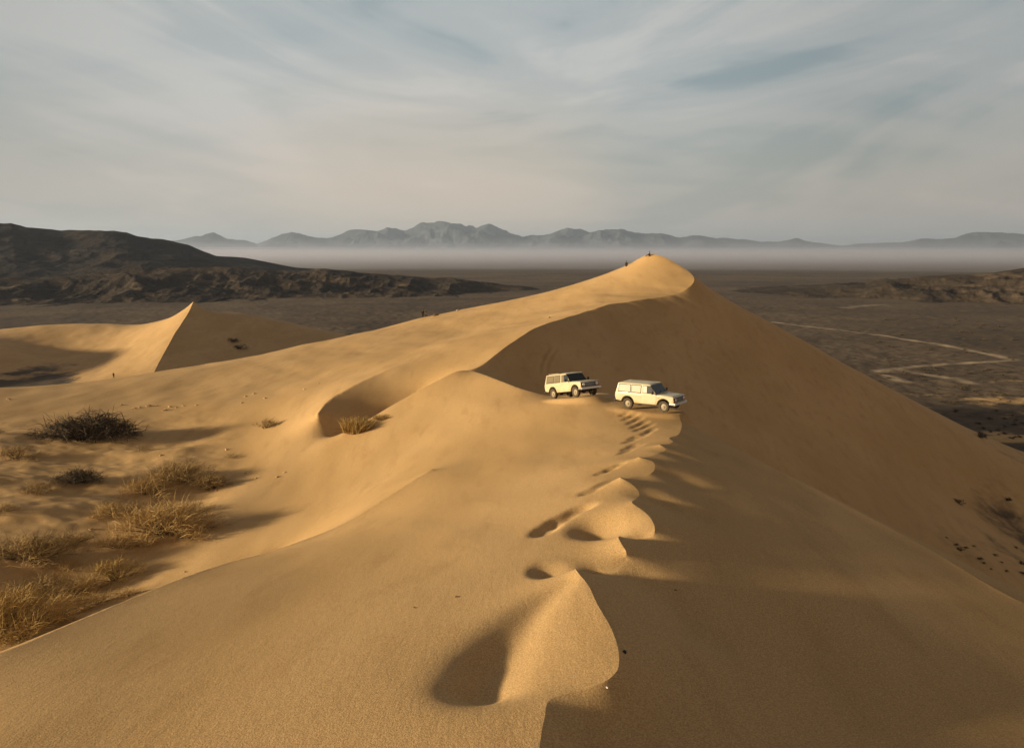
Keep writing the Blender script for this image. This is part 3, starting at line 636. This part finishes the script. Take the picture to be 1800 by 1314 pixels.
    for ax in AX:
        for s in (-1, 1):
            e = empty('wheel', (0, 0, 0)); e.parent = t
            y0, y1 = s * .64, s * .875
            m = MB(); m.lathe_y([(.22, y0), (.33, y0), (.378, y0 + s * .025), (WR, y0 + s * .06), (WR, y1 - s * .05), (.378, y1 - s * .015), (.34, y1), (.245, y1 - s * .012), (.22, y1 - s * .05), (.22, y0)], ax, WR); tw = m.build('tyre', tyre_m, e, 0, True)
            m = MB(); m.lathe_y([(.235, y1 - s * .01), (.222, y1 - s * .035), (.19, y1 - s * .06), (.13, y1 - s * .03), (.085, y1 - s * .028), (.07, y1 + s * .012), (.0, y1 + s * .015)], ax, WR); m.lathe_y([(.23, y0 + s * .05), (.0, y0 + s * .05)], ax, WR)
            m.build('rim', rim_m, e, 0, True)
    if rack:
        k = MB()
        for x in (-1.9, -1.3, -.7): k.tube([(x, -.66, 1.88), (x, .66, 1.88)], .016, 6)
        for y in (-.66, .66):
            k.tube([(-1.95, y, 1.88), (-.65, y, 1.88)], .016, 6)
            for x in (-1.8, -.8): k.tube([(x, y, 1.80), (x, y, 1.88)], .014, 6)
        k.build('roof_rack', paint, t)
    return t
w1 = make_wagon('white wagon with two pale curtained side windows, at the crest edge above the dents', glass_pale, False)
w2 = make_wagon('white wagon with tan side windows, farther back on the crest with its nose raised', glass_tan, True)
def park(t, loc, heading, pitch, roll, s=1.0):
    t.matrix_world = Matrix.Translation(loc) @ Matrix.Rotation(heading, 4, 'Z') @ Matrix.Rotation(-pitch, 4, 'Y') @ Matrix.Rotation(roll, 4, 'X') @ Matrix.Scale(s, 4)
for t, (loc, hd, pt, rl, sc_) in zip((w1, w2), WAGONS): park(t, Vector(loc), hd, pt, rl, sc_)

# ------------------------------------------------------------------ shrubs
twig_dark = simple('grey_twigs', (.085, .066, .046), .9, 0, .1, .35, 5)
twig_olive = simple('olive_twigs', (.30, .205, .09), .9, 0, .1, .35, 4)
twig_tan = simple('tan_twigs', (.42, .28, .115), .9, 0, .1, .3, 3)
twig_gold = simple('golden_grass', (.38, .255, .095), .9, 0, .1, .25, 3)
bark = simple('dark_bark', (.06, .045, .03), .9, 0, .1, .3, 5)
def shrub_proto(name, style, seed, nst, ntw, mat, rx=1.0, ry=.8, h=.6, bl=.22, bw=.008, lean=.25):
    r = random.Random(seed); t = empty(name)
    st = MB(); tips = []
    for k in range(nst):
        a = r.random() * 6.28; q = r.random() ** .6; ex, ey = math.cos(a) * rx * q, math.sin(a) * ry * q
        ez = h * (1 - q * q * .8) * r.uniform(.6, 1.0); bx, by = ex * .25 * r.random(), ey * .25 * r.random()
        p = [(bx, by, -.08), (bx + (ex - bx) * .35, by + (ey - by) * .35, ez * .5), (bx + (ex - bx) * .7 + r.uniform(-.06, .06), by + (ey - by) * .7 + r.uniform(-.06, .06), ez * .85), (ex, ey, ez)]
        st.tube(p, [.014, .010, .006, .003], 4, False); tips += [Vector(p[1]), Vector(p[2]), Vector(p[3]), (Vector(p[2]) + Vector(p[3])) / 2]
    st.build('stems', bark, t)
    V = []; F = []
    for k in range(ntw):
        if style == 'grass':
            a = r.random() * 6.28; q = r.random() ** .5 * .45; o = Vector((math.cos(a) * rx * q, math.sin(a) * ry * q, -.03)); d = Vector((math.cos(a) * q * 1.2 + lean, math.sin(a) * q * 1.2, 1)) + Vector((r.gauss(0, .3), r.gauss(0, .3), 0)); L = h * r.uniform(.5, 1.1)
        else:
            o = r.choice(tips) + Vector((r.gauss(0, .10) * rx, r.gauss(0, .10) * ry, r.gauss(0, .05)))
            d = Vector((r.gauss(0, .6) + lean, r.gauss(0, .6), r.uniform(-.1, 1.0) if style == 'feather' else r.uniform(-.3, .7))) + Vector((o.x, o.y, 0)) * .5; L = bl * r.uniform(.5, 1.3)
        d.normalize(); sd = d.cross(Vector((r.gauss(0, 1), r.gauss(0, 1), r.gauss(0, 1)))).normalized() * bw * r.uniform(.6, 1.3)
        m_ = o + d * L * .55 + Vector((0, 0, L * .06)); e = o + d * L + Vector((0, 0, -L * .08)); n = len(V)
        V += [o - sd, o + sd, m_ + sd * .8, m_ - sd * .8, e]; F += [(n, n + 1, n + 2, n + 3), (n + 3, n + 2, n + 4)]
    me = bpy.data.meshes.new('twigs'); me.from_pydata([tuple(v) for v in V], [], F); link('foliage' if style != 'dark' else 'twigs', me, mat, t)
    return t
# label, style params, placements: (u, v of the foot, width in picture px, height/width)
def ground_at(u, v): return hit(u, v, 31)
def place(t, u, v, wpx, hf=1.0, rz=0.0, p=None):
    p = p or ground_at(u, v); d = p.length; s = wpx / FPX * d / 2.0
    t.location = (p.x, p.y, p.z - .02 * s); t.rotation_euler = (0, 0, rz); t.scale = (s, s, s * hf); return t
G1 = 'shrubs of the sandy valley'
BUSHES = [
 ('dark', 1, 80, 2300, twig_dark, dict(h=.55, ry=.6, bl=0.27, bw=0.0055, lean=.1), 152, 770, 150, 1.0, 'large dark domed dead shrub, biggest dark mound of the valley'),
 ('dark', 2, 15, 425, twig_dark, dict(h=.8, bl=0.34, bw=0.0084), 237, 766, 26, 1.0, 'small dark wispy shrub just right of the large dark mound'),
 ('feather', 3, 28, 765, twig_olive, dict(h=.45, bl=0.30, bw=0.0050), 30, 806, 78, .9, 'low grey-brown shrub below the large dark mound at the left edge'),
 ('dark', 4, 12, 425, twig_dark, dict(h=.8, bl=0.27, bw=0.0084), -2, 762, 22, 1.0, 'small dark shrub cut by the left edge, level with the large mound'),
 ('dark', 5, 48, 1870, twig_dark, dict(h=.5, ry=.5, bl=0.24, bw=0.0055, lean=.25), 138, 848, 84, 1.0, 'ragged dark shrub on a sand hump with bare grey branches'),
 ('feather', 6, 24, 663, twig_olive, dict(h=.6, bl=0.41, bw=0.0059), 72, 866, 58, 1.0, 'spiky olive shrub left of the ragged dark shrub'),
 ('feather', 7, 11, 255, twig_olive, dict(h=.5, bl=0.34, bw=0.0076), 246, 792, 34, .9, 'tiny olive tuft right below the large dark mound'),
 ('feather', 8, 24, 663, twig_olive, dict(h=.62, bl=0.38, bw=0.0055), 468, 752, 46, 1.1, 'olive shrub standing alone with a dark shadow on open sand'),
 ('feather', 9, 32, 1428, twig_olive, dict(h=.42, ry=.7, bl=0.38, bw=0.0038), 318, 846, 120, 1.0, 'wide brownish feathery shrub with a pale bare stem'),
 ('feather', 10, 41, 1326, twig_olive, dict(h=.5, ry=.5, bl=0.30, bw=0.0038), 372, 858, 84, 1.0, 'feathery shrub with black forked branches, nearest the slip of the big face'),
 ('feather', 11, 48, 2652, twig_tan, dict(h=.55, ry=.8, bl=0.35, bw=0.0034), 292, 938, 170, .95, 'broad tan feathery shrub with dark stems along its foot'),
 ('feather', 12, 28, 1122, twig_tan, dict(h=.5, ry=.8, bl=0.35, bw=0.0042), 205, 905, 90, .9, 'thin tan feathery shrub behind the broad tan one'),
 ('feather', 13, 41, 1836, twig_olive, dict(h=.5, ry=.6, bl=0.32, bw=0.0038), 55, 985, 150, .9, 'long olive shrub over a dark shaded bank at the left edge'),
 ('feather', 14, 22, 867, twig_olive, dict(h=.5, bl=0.38, bw=0.0042), 130, 958, 74, 1.0, 'brown wispy shrub at the right end of the shaded bank'),
 ('feather', 15, 32, 1632, twig_gold, dict(h=.62, bl=0.35, bw=0.0038), 205, 1018, 92, 1.0, 'dense golden shrub with a dark shadow on its right'),
 ('feather', 16, 16, 663, twig_tan, dict(h=.4, bl=0.38, bw=0.0042), 118, 1000, 66, .9, 'low thin shrub with twisted stems left of the dense golden one'),
 ('feather', 17, 48, 2652, twig_gold, dict(h=.75, bl=0.35, bw=0.0038), 22, 1122, 165, 1.15, 'tall golden shrub in the lower left corner with black stems'),
 ('feather', 18, 28, 1326, twig_tan, dict(h=.55, bl=0.38, bw=0.0042), 96, 1086, 110, .9, 'pale brown shrub right of the tall golden one, behind the smooth dune edge'),
 ('feather', 19, 20, 765, twig_tan, dict(h=.4, bl=0.38, bw=0.0042), 170, 1062, 84, .8, 'sparse tan shrub on the slope behind the smooth dune edge'),
 ('grass', 20, 7, 1190, twig_gold, dict(h=.62, ry=.7, bw=0.0055, lean=.35), 626, 757, 104, 1.0, 'bright orange-gold grass clump tucked behind the dune shoulder'),
 ('grass', 21, 4, 425, twig_gold, dict(h=.4, ry=.6, bw=0.0067, lean=.35), 672, 735, 70, .8, 'low golden grass at the back of the bright clump'),
 ('feather', 22, 12, 306, twig_olive, dict(h=.4, bl=0.34, bw=0.0059), 410, 802, 40, .6, 'flat dark streak of scrub at the top of the feathery group'),
 ('feather', 30, 32, 1260, twig_tan, dict(h=.42, ry=.8, bl=.38, bw=.0035), 262, 868, 110, .9, 'soft brown feathery shrub between the wide one and the broad tan one'),
 ('feather', 31, 24, 1080, twig_tan, dict(h=.4, ry=.8, bl=.38, bw=.0036), 150, 1040, 110, .9, 'soft tan shrub between the dense golden one and the dune edge'),
 ('feather', 32, 24, 1080, twig_olive, dict(h=.4, ry=.8, bl=.38, bw=.0036), 62, 1048, 120, .9, 'brown feathery shrub above the tall golden one at left'),
 ('feather', 33, 20, 900, twig_tan, dict(h=.4, ry=.8, bl=.36, bw=.0038), 215, 960, 100, .9, 'loose tan shrub just left of the broad tan one'),
 ('feather', 34, 20, 720, twig_olive, dict(h=.4, ry=.8, bl=.36, bw=.0038), 345, 900, 70, .9, 'low olive shrub at the upper right end of the broad tan one'),
 ('feather', 35, 16, 600, twig_tan, dict(h=.35, ry=.8, bl=.36, bw=.004), 228, 1044, 60, .9, 'faint tan shrub on bare sand below the dense golden one'),
 ('feather', 36, 16, 540, twig_olive, dict(h=.4, ry=.8, bl=.36, bw=.004), 0, 900, 60, .9, 'brown shrub cut by the left edge above the shaded bank'),
]
for i, (style, sd_, nst, ntw, mat, kw, u, v, wpx, hf, lab) in enumerate(BUSHES):
    t = shrub_proto('grass_clump' if style == 'grass' else 'shrub', style, sd_, nst, ntw, mat, **kw); tag(t, lab, 'grass' if style == 'grass' else 'shrub', G1)
    place(t, u, v, wpx, hf, 0)
# small scrub elsewhere: three kinds, copied
protoA = shrub_proto('small_shrub', 'dark', 51, 12, 300, twig_dark, h=.55, bl=.4, bw=.02)
protoB = shrub_proto('small_shrub', 'feather', 52, 10, 320, simple('brown_twigs', (.10, .075, .045), .9, 0, .1, .3, 3), h=.5, bl=.4, bw=.02)
usedA = [False, False]
def scrub(k, u, v, wpx, lab, grp, hf=1.0, p=None):
    p = p or hit(u, v, 20)
    if p is None: return
    src = (protoA, protoB)[k]; t = src if not usedA[k] else copy_tree(src); usedA[k] = True
    tag(t, lab, 'shrub', grp); place(t, u, v, wpx, hf, random.random() * 6.28, p)
scrub(0, 1686, 884, 20, 'dark shrub alone on the shaded slope right of the big dune, near the right edge', 'shrubs on the shaded slope')
scrub(1, 1773, 880, 12, 'thin upright shrub on the shaded slope close to the right edge', 'shrubs on the shaded slope', 1.6)
scrub(0, 1724, 768, 22, 'dark shrub at the foot of the big dune skyline on the right', 'shrubs on the shaded slope', 1.2)
scrub(0, 408, 601, 22, 'left dark shrub on the shaded face of the far dune', 'shrubs on the far dune')
scrub(0, 424, 613, 24, 'lower right dark shrub on the shaded face of the far dune', 'shrubs on the far dune')
for u, v, w_ in [(1664, 945, 6), (1680, 958, 10), (1688, 966, 14), (1697, 963, 9), (1712, 960, 7), (1722, 983, 12), (1729, 990, 8), (1750, 976, 9), (1760, 988, 6), (1769, 1004, 8), (1786, 963, 8), (1795, 990, 12), (1797, 1008, 12), (1742, 1000, 6)]:
    scrub(0, u, v, w_, 'small dark shrub on the dim valley floor at the foot of the big dune', 'dark shrubs on the valley floor')
rr_ = random.Random(5); n_ = 0
while n_ < 190:
    u = rr_.uniform(1540, 1830); v = rr_.uniform(650, 800) if rr_.random() < .75 else rr_.uniform(560, 660)
    lim = 490 + (u - 1220) * .5345
    if v > lim - 6: continue
    p = hit(u, v, 150)
    if p is None or p.z > -38: continue
    n_ += 1; scrub(n_ % 2, u, v, rr_.uniform(4, 11), 'small scrub tuft on the dark gravel plain beyond the big dune', 'scrub tufts on the plain', 1, p)
# clods and crusts of dry sand in the valley
clod_m = simple('dry_sand_clod', (.50, .33, .16), .95, 0, .1, .3, 6)
def clod_mesh(seed):
    bm = bmesh.new(); bmesh.ops.create_icosphere(bm, subdivisions=2, radius=1); r = random.Random(seed)
    for v in bm.verts:
        n = .75 + .5 * abs(math.sin(v.co.x * 3 + seed) * math.cos(v.co.y * 4 + seed * 2)) + r.uniform(-.1, .1); v.co *= n; v.co.z *= .75
    me = bpy.data.meshes.new('clod'); bm.to_mesh(me); bm.free(); me.materials.append(clod_m); return me
cm = [clod_mesh(k) for k in range(3)]
for k, (u, v, w_) in enumerate([(236, 718, 9), (246, 716, 7), (262, 714, 11), (275, 713, 7), (290, 721, 10), (298, 715, 8), (310, 716, 6), (322, 713, 6), (213, 712, 7), (345, 712, 6), (425, 708, 7), (432, 697, 7), (447, 692, 8), (466, 700, 7), (535, 684, 6), (560, 674, 5), (398, 790, 8), (283, 800, 6), (500, 830, 7), (488, 838, 9), (450, 840, 6), (160, 930, 9), (352, 950, 9), (430, 832, 7), (15, 702, 8), (590, 760, 6), (325, 1005, 6), (380, 862, 6)]):
    p = hit(u, v, 8); o = bpy.data.objects.new('sand_clod', cm[k % 3]); C.objects.link(o); s = w_ / FPX * p.length / 3
    o.location = (p.x, p.y, p.z); o.rotation_euler = (0, 0, k * 1.7); o.scale = (s * 1.3, s, s); tag(o, 'crumbled clod of dry sand on the valley ground', 'clod', 'sand clods in the valley')
bit_m = simple('black_scrap', (.012, .010, .009), .8); bit_p = simple('pale_scrap', (.6, .55, .5), .8); bit_b = simple('brown_scrap', (.16, .09, .035), .9)
def near_hit(u, v, y0, far=230):                  # on the dunes, not on the plain behind their skyline
    for k in range(60):
        p = hit(u, v + k * .4, y0)
        if p and p.y < far: return hit(u, v + k * .4 + .6, y0)
    return p
def scrap(u, v, wpx, mat, name, lab, cat, flat=.5):
    p = near_hit(u, v, 6); me = clod_mesh(int(u)); me.materials.clear(); o = link(name, me, mat); s = wpx / FPX * p.length / 2
    o.location = (p.x, p.y, p.z + s * .1); o.scale = (s * 1.4, s * .8, s * flat * 2); o.rotation_euler = (0, 0, u); tag(o, lab, cat)
scrap(1098, 1145, 8, bit_m, 'stone', 'black scrap lying on shaded sand right of the nearest crest', 'stone')
scrap(1067, 1207, 4, bit_p, 'stone', 'tiny white scrap on the shaded edge below the nearest crest bulge', 'stone')
scrap(1187, 1036, 4, bit_b, 'stone', 'tiny reddish scrap in the hollow on the shaded side', 'stone')
scrap(728, 1067, 5, bit_b, 'stone', 'small brown scrap alone on the smooth lit face at left', 'stone')
scrap(804, 1048, 7, bit_b, 'stone', 'low brown crumb on the lit face between the brown scrap and the crest', 'stone', .25)
scrap(767, 554, 8, bit_b, 'bag', 'brown bundle lying on the far ridge right of the two walkers', 'bundle', .6)
scrap(966, 558, 5, bit_b, 'bag', 'tiny dark bundle on the sunny slope above the curved crest', 'bundle', .5)
scrap(805, 535, 5, bit_p, 'bag', 'pale small bundle on the skyline of the far ridge', 'bundle', .6)

# ------------------------------------------------------------------ people
skin_m = simple('skin', (.42, .25, .16), .6); hair_m = simple('dark_hair', (.015, .011, .009), .7)
def cloth(n, c): return simple(n, c, .9, 0, .1, .15)
def skinned(name, joints, bones, rad, mat, parent, root=0, lv=1):
    me = bpy.data.meshes.new(name); me.from_pydata(joints, bones, []); o = link(name, me, mat, parent)
    m = o.modifiers.new('skin', 'SKIN'); m.use_smooth_shade = True
    for i, r in enumerate(rad): me.skin_vertices[0].data[i].radius = (r, r) if not isinstance(r, tuple) else r
    me.skin_vertices[0].data[root].use_root = True
    s = o.modifiers.new('sub', 'SUBSURF'); s.levels = s.render_levels = lv; return o
def make_person(label, pose, jacket, trousers):
    t = empty('person'); tag(t, label, 'person')
    if pose == 'sit':                            # facing -x, legs stretched down the slope
        J = dict(pel=(0, 0, .14), che=(.03, 0, .48), nec=(-.01, 0, .64), hea=(-.05, 0, .80))
        for s, n in ((1, 'l'), (-1, 'r')):
            J.update({'hip' + n: (-.02, s * .10, .13), 'kne' + n: (-.40, s * .15, .30), 'ank' + n: (-.72, s * .14, -.06), 'toe' + n: (-.84, s * .15, .02), 'sho' + n: (.02, s * .19, .56), 'elb' + n: (-.14, s * .25, .36), 'wri' + n: (-.36, s * .18, .36)})
    else:
        st = .16 if pose == 'walk' else .04
        J = dict(pel=(0, 0, .92), che=(0, 0, 1.28), nec=(0, 0, 1.47), hea=(0, .02, 1.62))
        for s, n in ((1, 'l'), (-1, 'r')):
            J.update({'hip' + n: (s * .09, 0, .88), 'kne' + n: (s * .11, s * st * .7 + .03, .48), 'ank' + n: (s * .12, s * st, .08), 'toe' + n: (s * .13, s * st + .14, .03), 'sho' + n: (s * .19, 0, 1.40), 'elb' + n: (s * .26, -s * st * .6 - .02, 1.12), 'wri' + n: (s * .25, -s * st + .08, .86)})
    K = list(J); ix = {k: i for i, k in enumerate(K)}
    B = [('pel', 'che'), ('che', 'nec'), ('nec', 'hea')]
    for n in 'lr': B += [('pel', 'hip' + n), ('hip' + n, 'kne' + n), ('kne' + n, 'ank' + n), ('ank' + n, 'toe' + n), ('che', 'sho' + n), ('sho' + n, 'elb' + n), ('elb' + n, 'wri' + n)]
    # hands: palm, four fingers and a thumb grown out of the wrist, hanging slightly curled
    verts = [J[k] for k in K]; bones = [(ix[a], ix[b]) for a, b in B]
    rd = dict(pel=(.15, .11), che=(.16, .11), nec=.055, hea=(.085, .10), hip=.095, kne=.06, ank=.042, toe=.035, sho=.06, elb=.042, wri=.028)
    rad = [rd[k if k in rd else k[:3]] for k in K]
    for n in 'lr':
        wv = Vector(J['wri' + n]); d = (wv - Vector(J['elb' + n])).normalized(); sd = Vector((0, 1, 0)) if abs(d.z) > .5 else Vector((0, 0, 1)); sd = (sd - d * sd.dot(d)).normalized(); cu = d.cross(sd)
        pi_ = len(verts); verts.append(tuple(wv + d * .06)); rad.append(.026); bones.append((ix['wri' + n], pi_))
        for f, (o_, L) in enumerate(((-.032, .07), (-.011, .085), (.011, .08), (.032, .062))):
            a = len(verts); verts.append(tuple(wv + d * .10 + sd * o_)); rad.append(.009); bones.append((pi_, a)); verts.append(tuple(wv + d * (.10 + L) + sd * o_ * 1.2 + cu * .02)); rad.append(.007); bones.append((a, a + 1))
        a = len(verts); verts.append(tuple(wv + d * .05 + sd * .045 + cu * .012)); rad.append(.010); bones.append((pi_, a)); verts.append(tuple(wv + d * .095 + sd * .06 + cu * .02)); rad.append(.008); bones.append((a, a + 1))
    skinned('body', verts, bones, rad, skin_m, t)
    g = lambda *ks: [J[k] for k in ks]
    js = ['pel', 'che', 'nec', 'shol', 'elbl', 'wril', 'shor', 'elbr', 'wrir']
    skinned('jacket', g(*js), [(0, 1), (1, 2), (1, 3), (3, 4), (4, 5), (1, 6), (6, 7), (7, 8)], [(.18, .14), (.19, .145), .075, .085, .062, .048, .085, .062, .048], jacket, t)
    skinned('trousers', g('pel', 'hipl', 'knel', 'ankl', 'hipr', 'kner', 'ankr'), [(0, 1), (1, 2), (2, 3), (0, 4), (4, 5), (5, 6)], [(.165, .13), .115, .08, .062, .115, .08, .062], trousers, t)
    for n in 'lr': skinned('shoe', g('ank' + n, 'toe' + n), [(0, 1)], [.055, .048], hair_m, t)
    hd = Vector(J['hea']); bm = bmesh.new(); bmesh.ops.create_icosphere(bm, subdivisions=3, radius=.118)
    fwd = Vector((-1, 0, 0)) if pose == 'sit' else Vector((0, 1, 0))
    bmesh.ops.delete(bm, geom=[v for v in bm.verts if v.co.dot(fwd) > .055 and v.co.z < .055 or v.co.z < -.06], context='VERTS')
    for v in bm.verts: v.co = v.co + hd + Vector((0, 0, .02))
    me = bpy.data.meshes.new('hair'); bm.to_mesh(me); bm.free(); link('hair', me, hair_m, t)
    fb = MB(); c = hd + fwd * .085
    fb.tube([tuple(c + fwd * .0 + Vector((0, 0, .02))), tuple(c + fwd * .025 + Vector((0, 0, -.02)))], [.010, .016], 6); fb.build('nose', skin_m, t)
    return t
def stand(t, u, v, rz=0, sink=0.0, y0=60, far=230):
    p = near_hit(u, v, y0, far); t.location = (p.x, p.y, p.z - sink); t.rotation_euler = (0, 0, rz); return p
dk, br_, tn, gy = cloth('black_cloth', (.02, .018, .018)), cloth('brown_cloth', (.05, .03, .02)), cloth('olive_cloth', (.10, .075, .035)), cloth('grey_cloth', (.08, .075, .07))
stand(make_person('person in dark clothes sitting on the very top of the big dune, legs stretched downhill', 'sit', dk, br_), 1142, 449.5, 0)
stand(make_person('person standing half hidden behind the skyline left of the dune top', 'stand', gy, br_), 1101, 467.5, .5, .7)
stand(make_person('taller person in black walking on the far sunny ridge, left one of the pair', 'walk', dk, dk), 743.3, 557, .3)
stand(make_person('shorter person in brown and olive beside the one in black on the far ridge', 'walk', br_, tn), 748, 556, -.5)
stand(make_person('tiny person far off on the near end of the sunlit ridge at left', 'stand', br_, dk), 200, 663.5, .2, 0, 60, 2000)
#@@OBJ_END
# ------------------------------------------------------------------ haze
def hazebox(name, lo, hi, dens, col, kind='stuff'):
    bm = bmesh.new(); bmesh.ops.create_cube(bm, size=1); me = bpy.data.meshes.new(name)
    for v in bm.verts: v.co = Vector([(lo[k] + hi[k]) / 2 + v.co[k] * (hi[k] - lo[k]) for k in range(3)])
    bm.to_mesh(me); m = bpy.data.materials.new(name); m.use_nodes = True; n = NT(m.node_tree); m.node_tree.nodes.clear()
    out = n.n('ShaderNodeOutputMaterial'); v = n.n('ShaderNodeVolumePrincipled'); v.inputs['Color'].default_value = (*col, 1); v.inputs['Density'].default_value = dens; v.inputs['Anisotropy'].default_value = .2
    n.l(v.outputs[0], out.inputs['Volume']); o = link(name, me, m); tag(o, kind=kind); return o
hazebox('haze', (-62000, -62000, -54), (62000, 62000, 620), 0.00005, (.60, .74, 1.0))
# the ground mist that lies over the far plain, in layers that thin out upwards
hazebox('mist', (-18000, 1800, -78), (18000, 10700, -24), 0.00016, (.74, .77, .94))
hazebox('mist', (-18500, 2500, -77.5), (18500, 10750, -12), 0.00020, (.74, .77, .94))
hazebox('mist', (-19000, 3600, -77), (19000, 10800, 8), 0.00009, (.72, .76, .96))
hazebox('mist', (-19500, 5000, -76.5), (19500, 10850, 42), 0.00006, (.70, .76, 1.0))
hazebox('mist', (-20000, 6500, -76), (20000, 10900, 95), 0.00004, (.70, .76, 1.0))
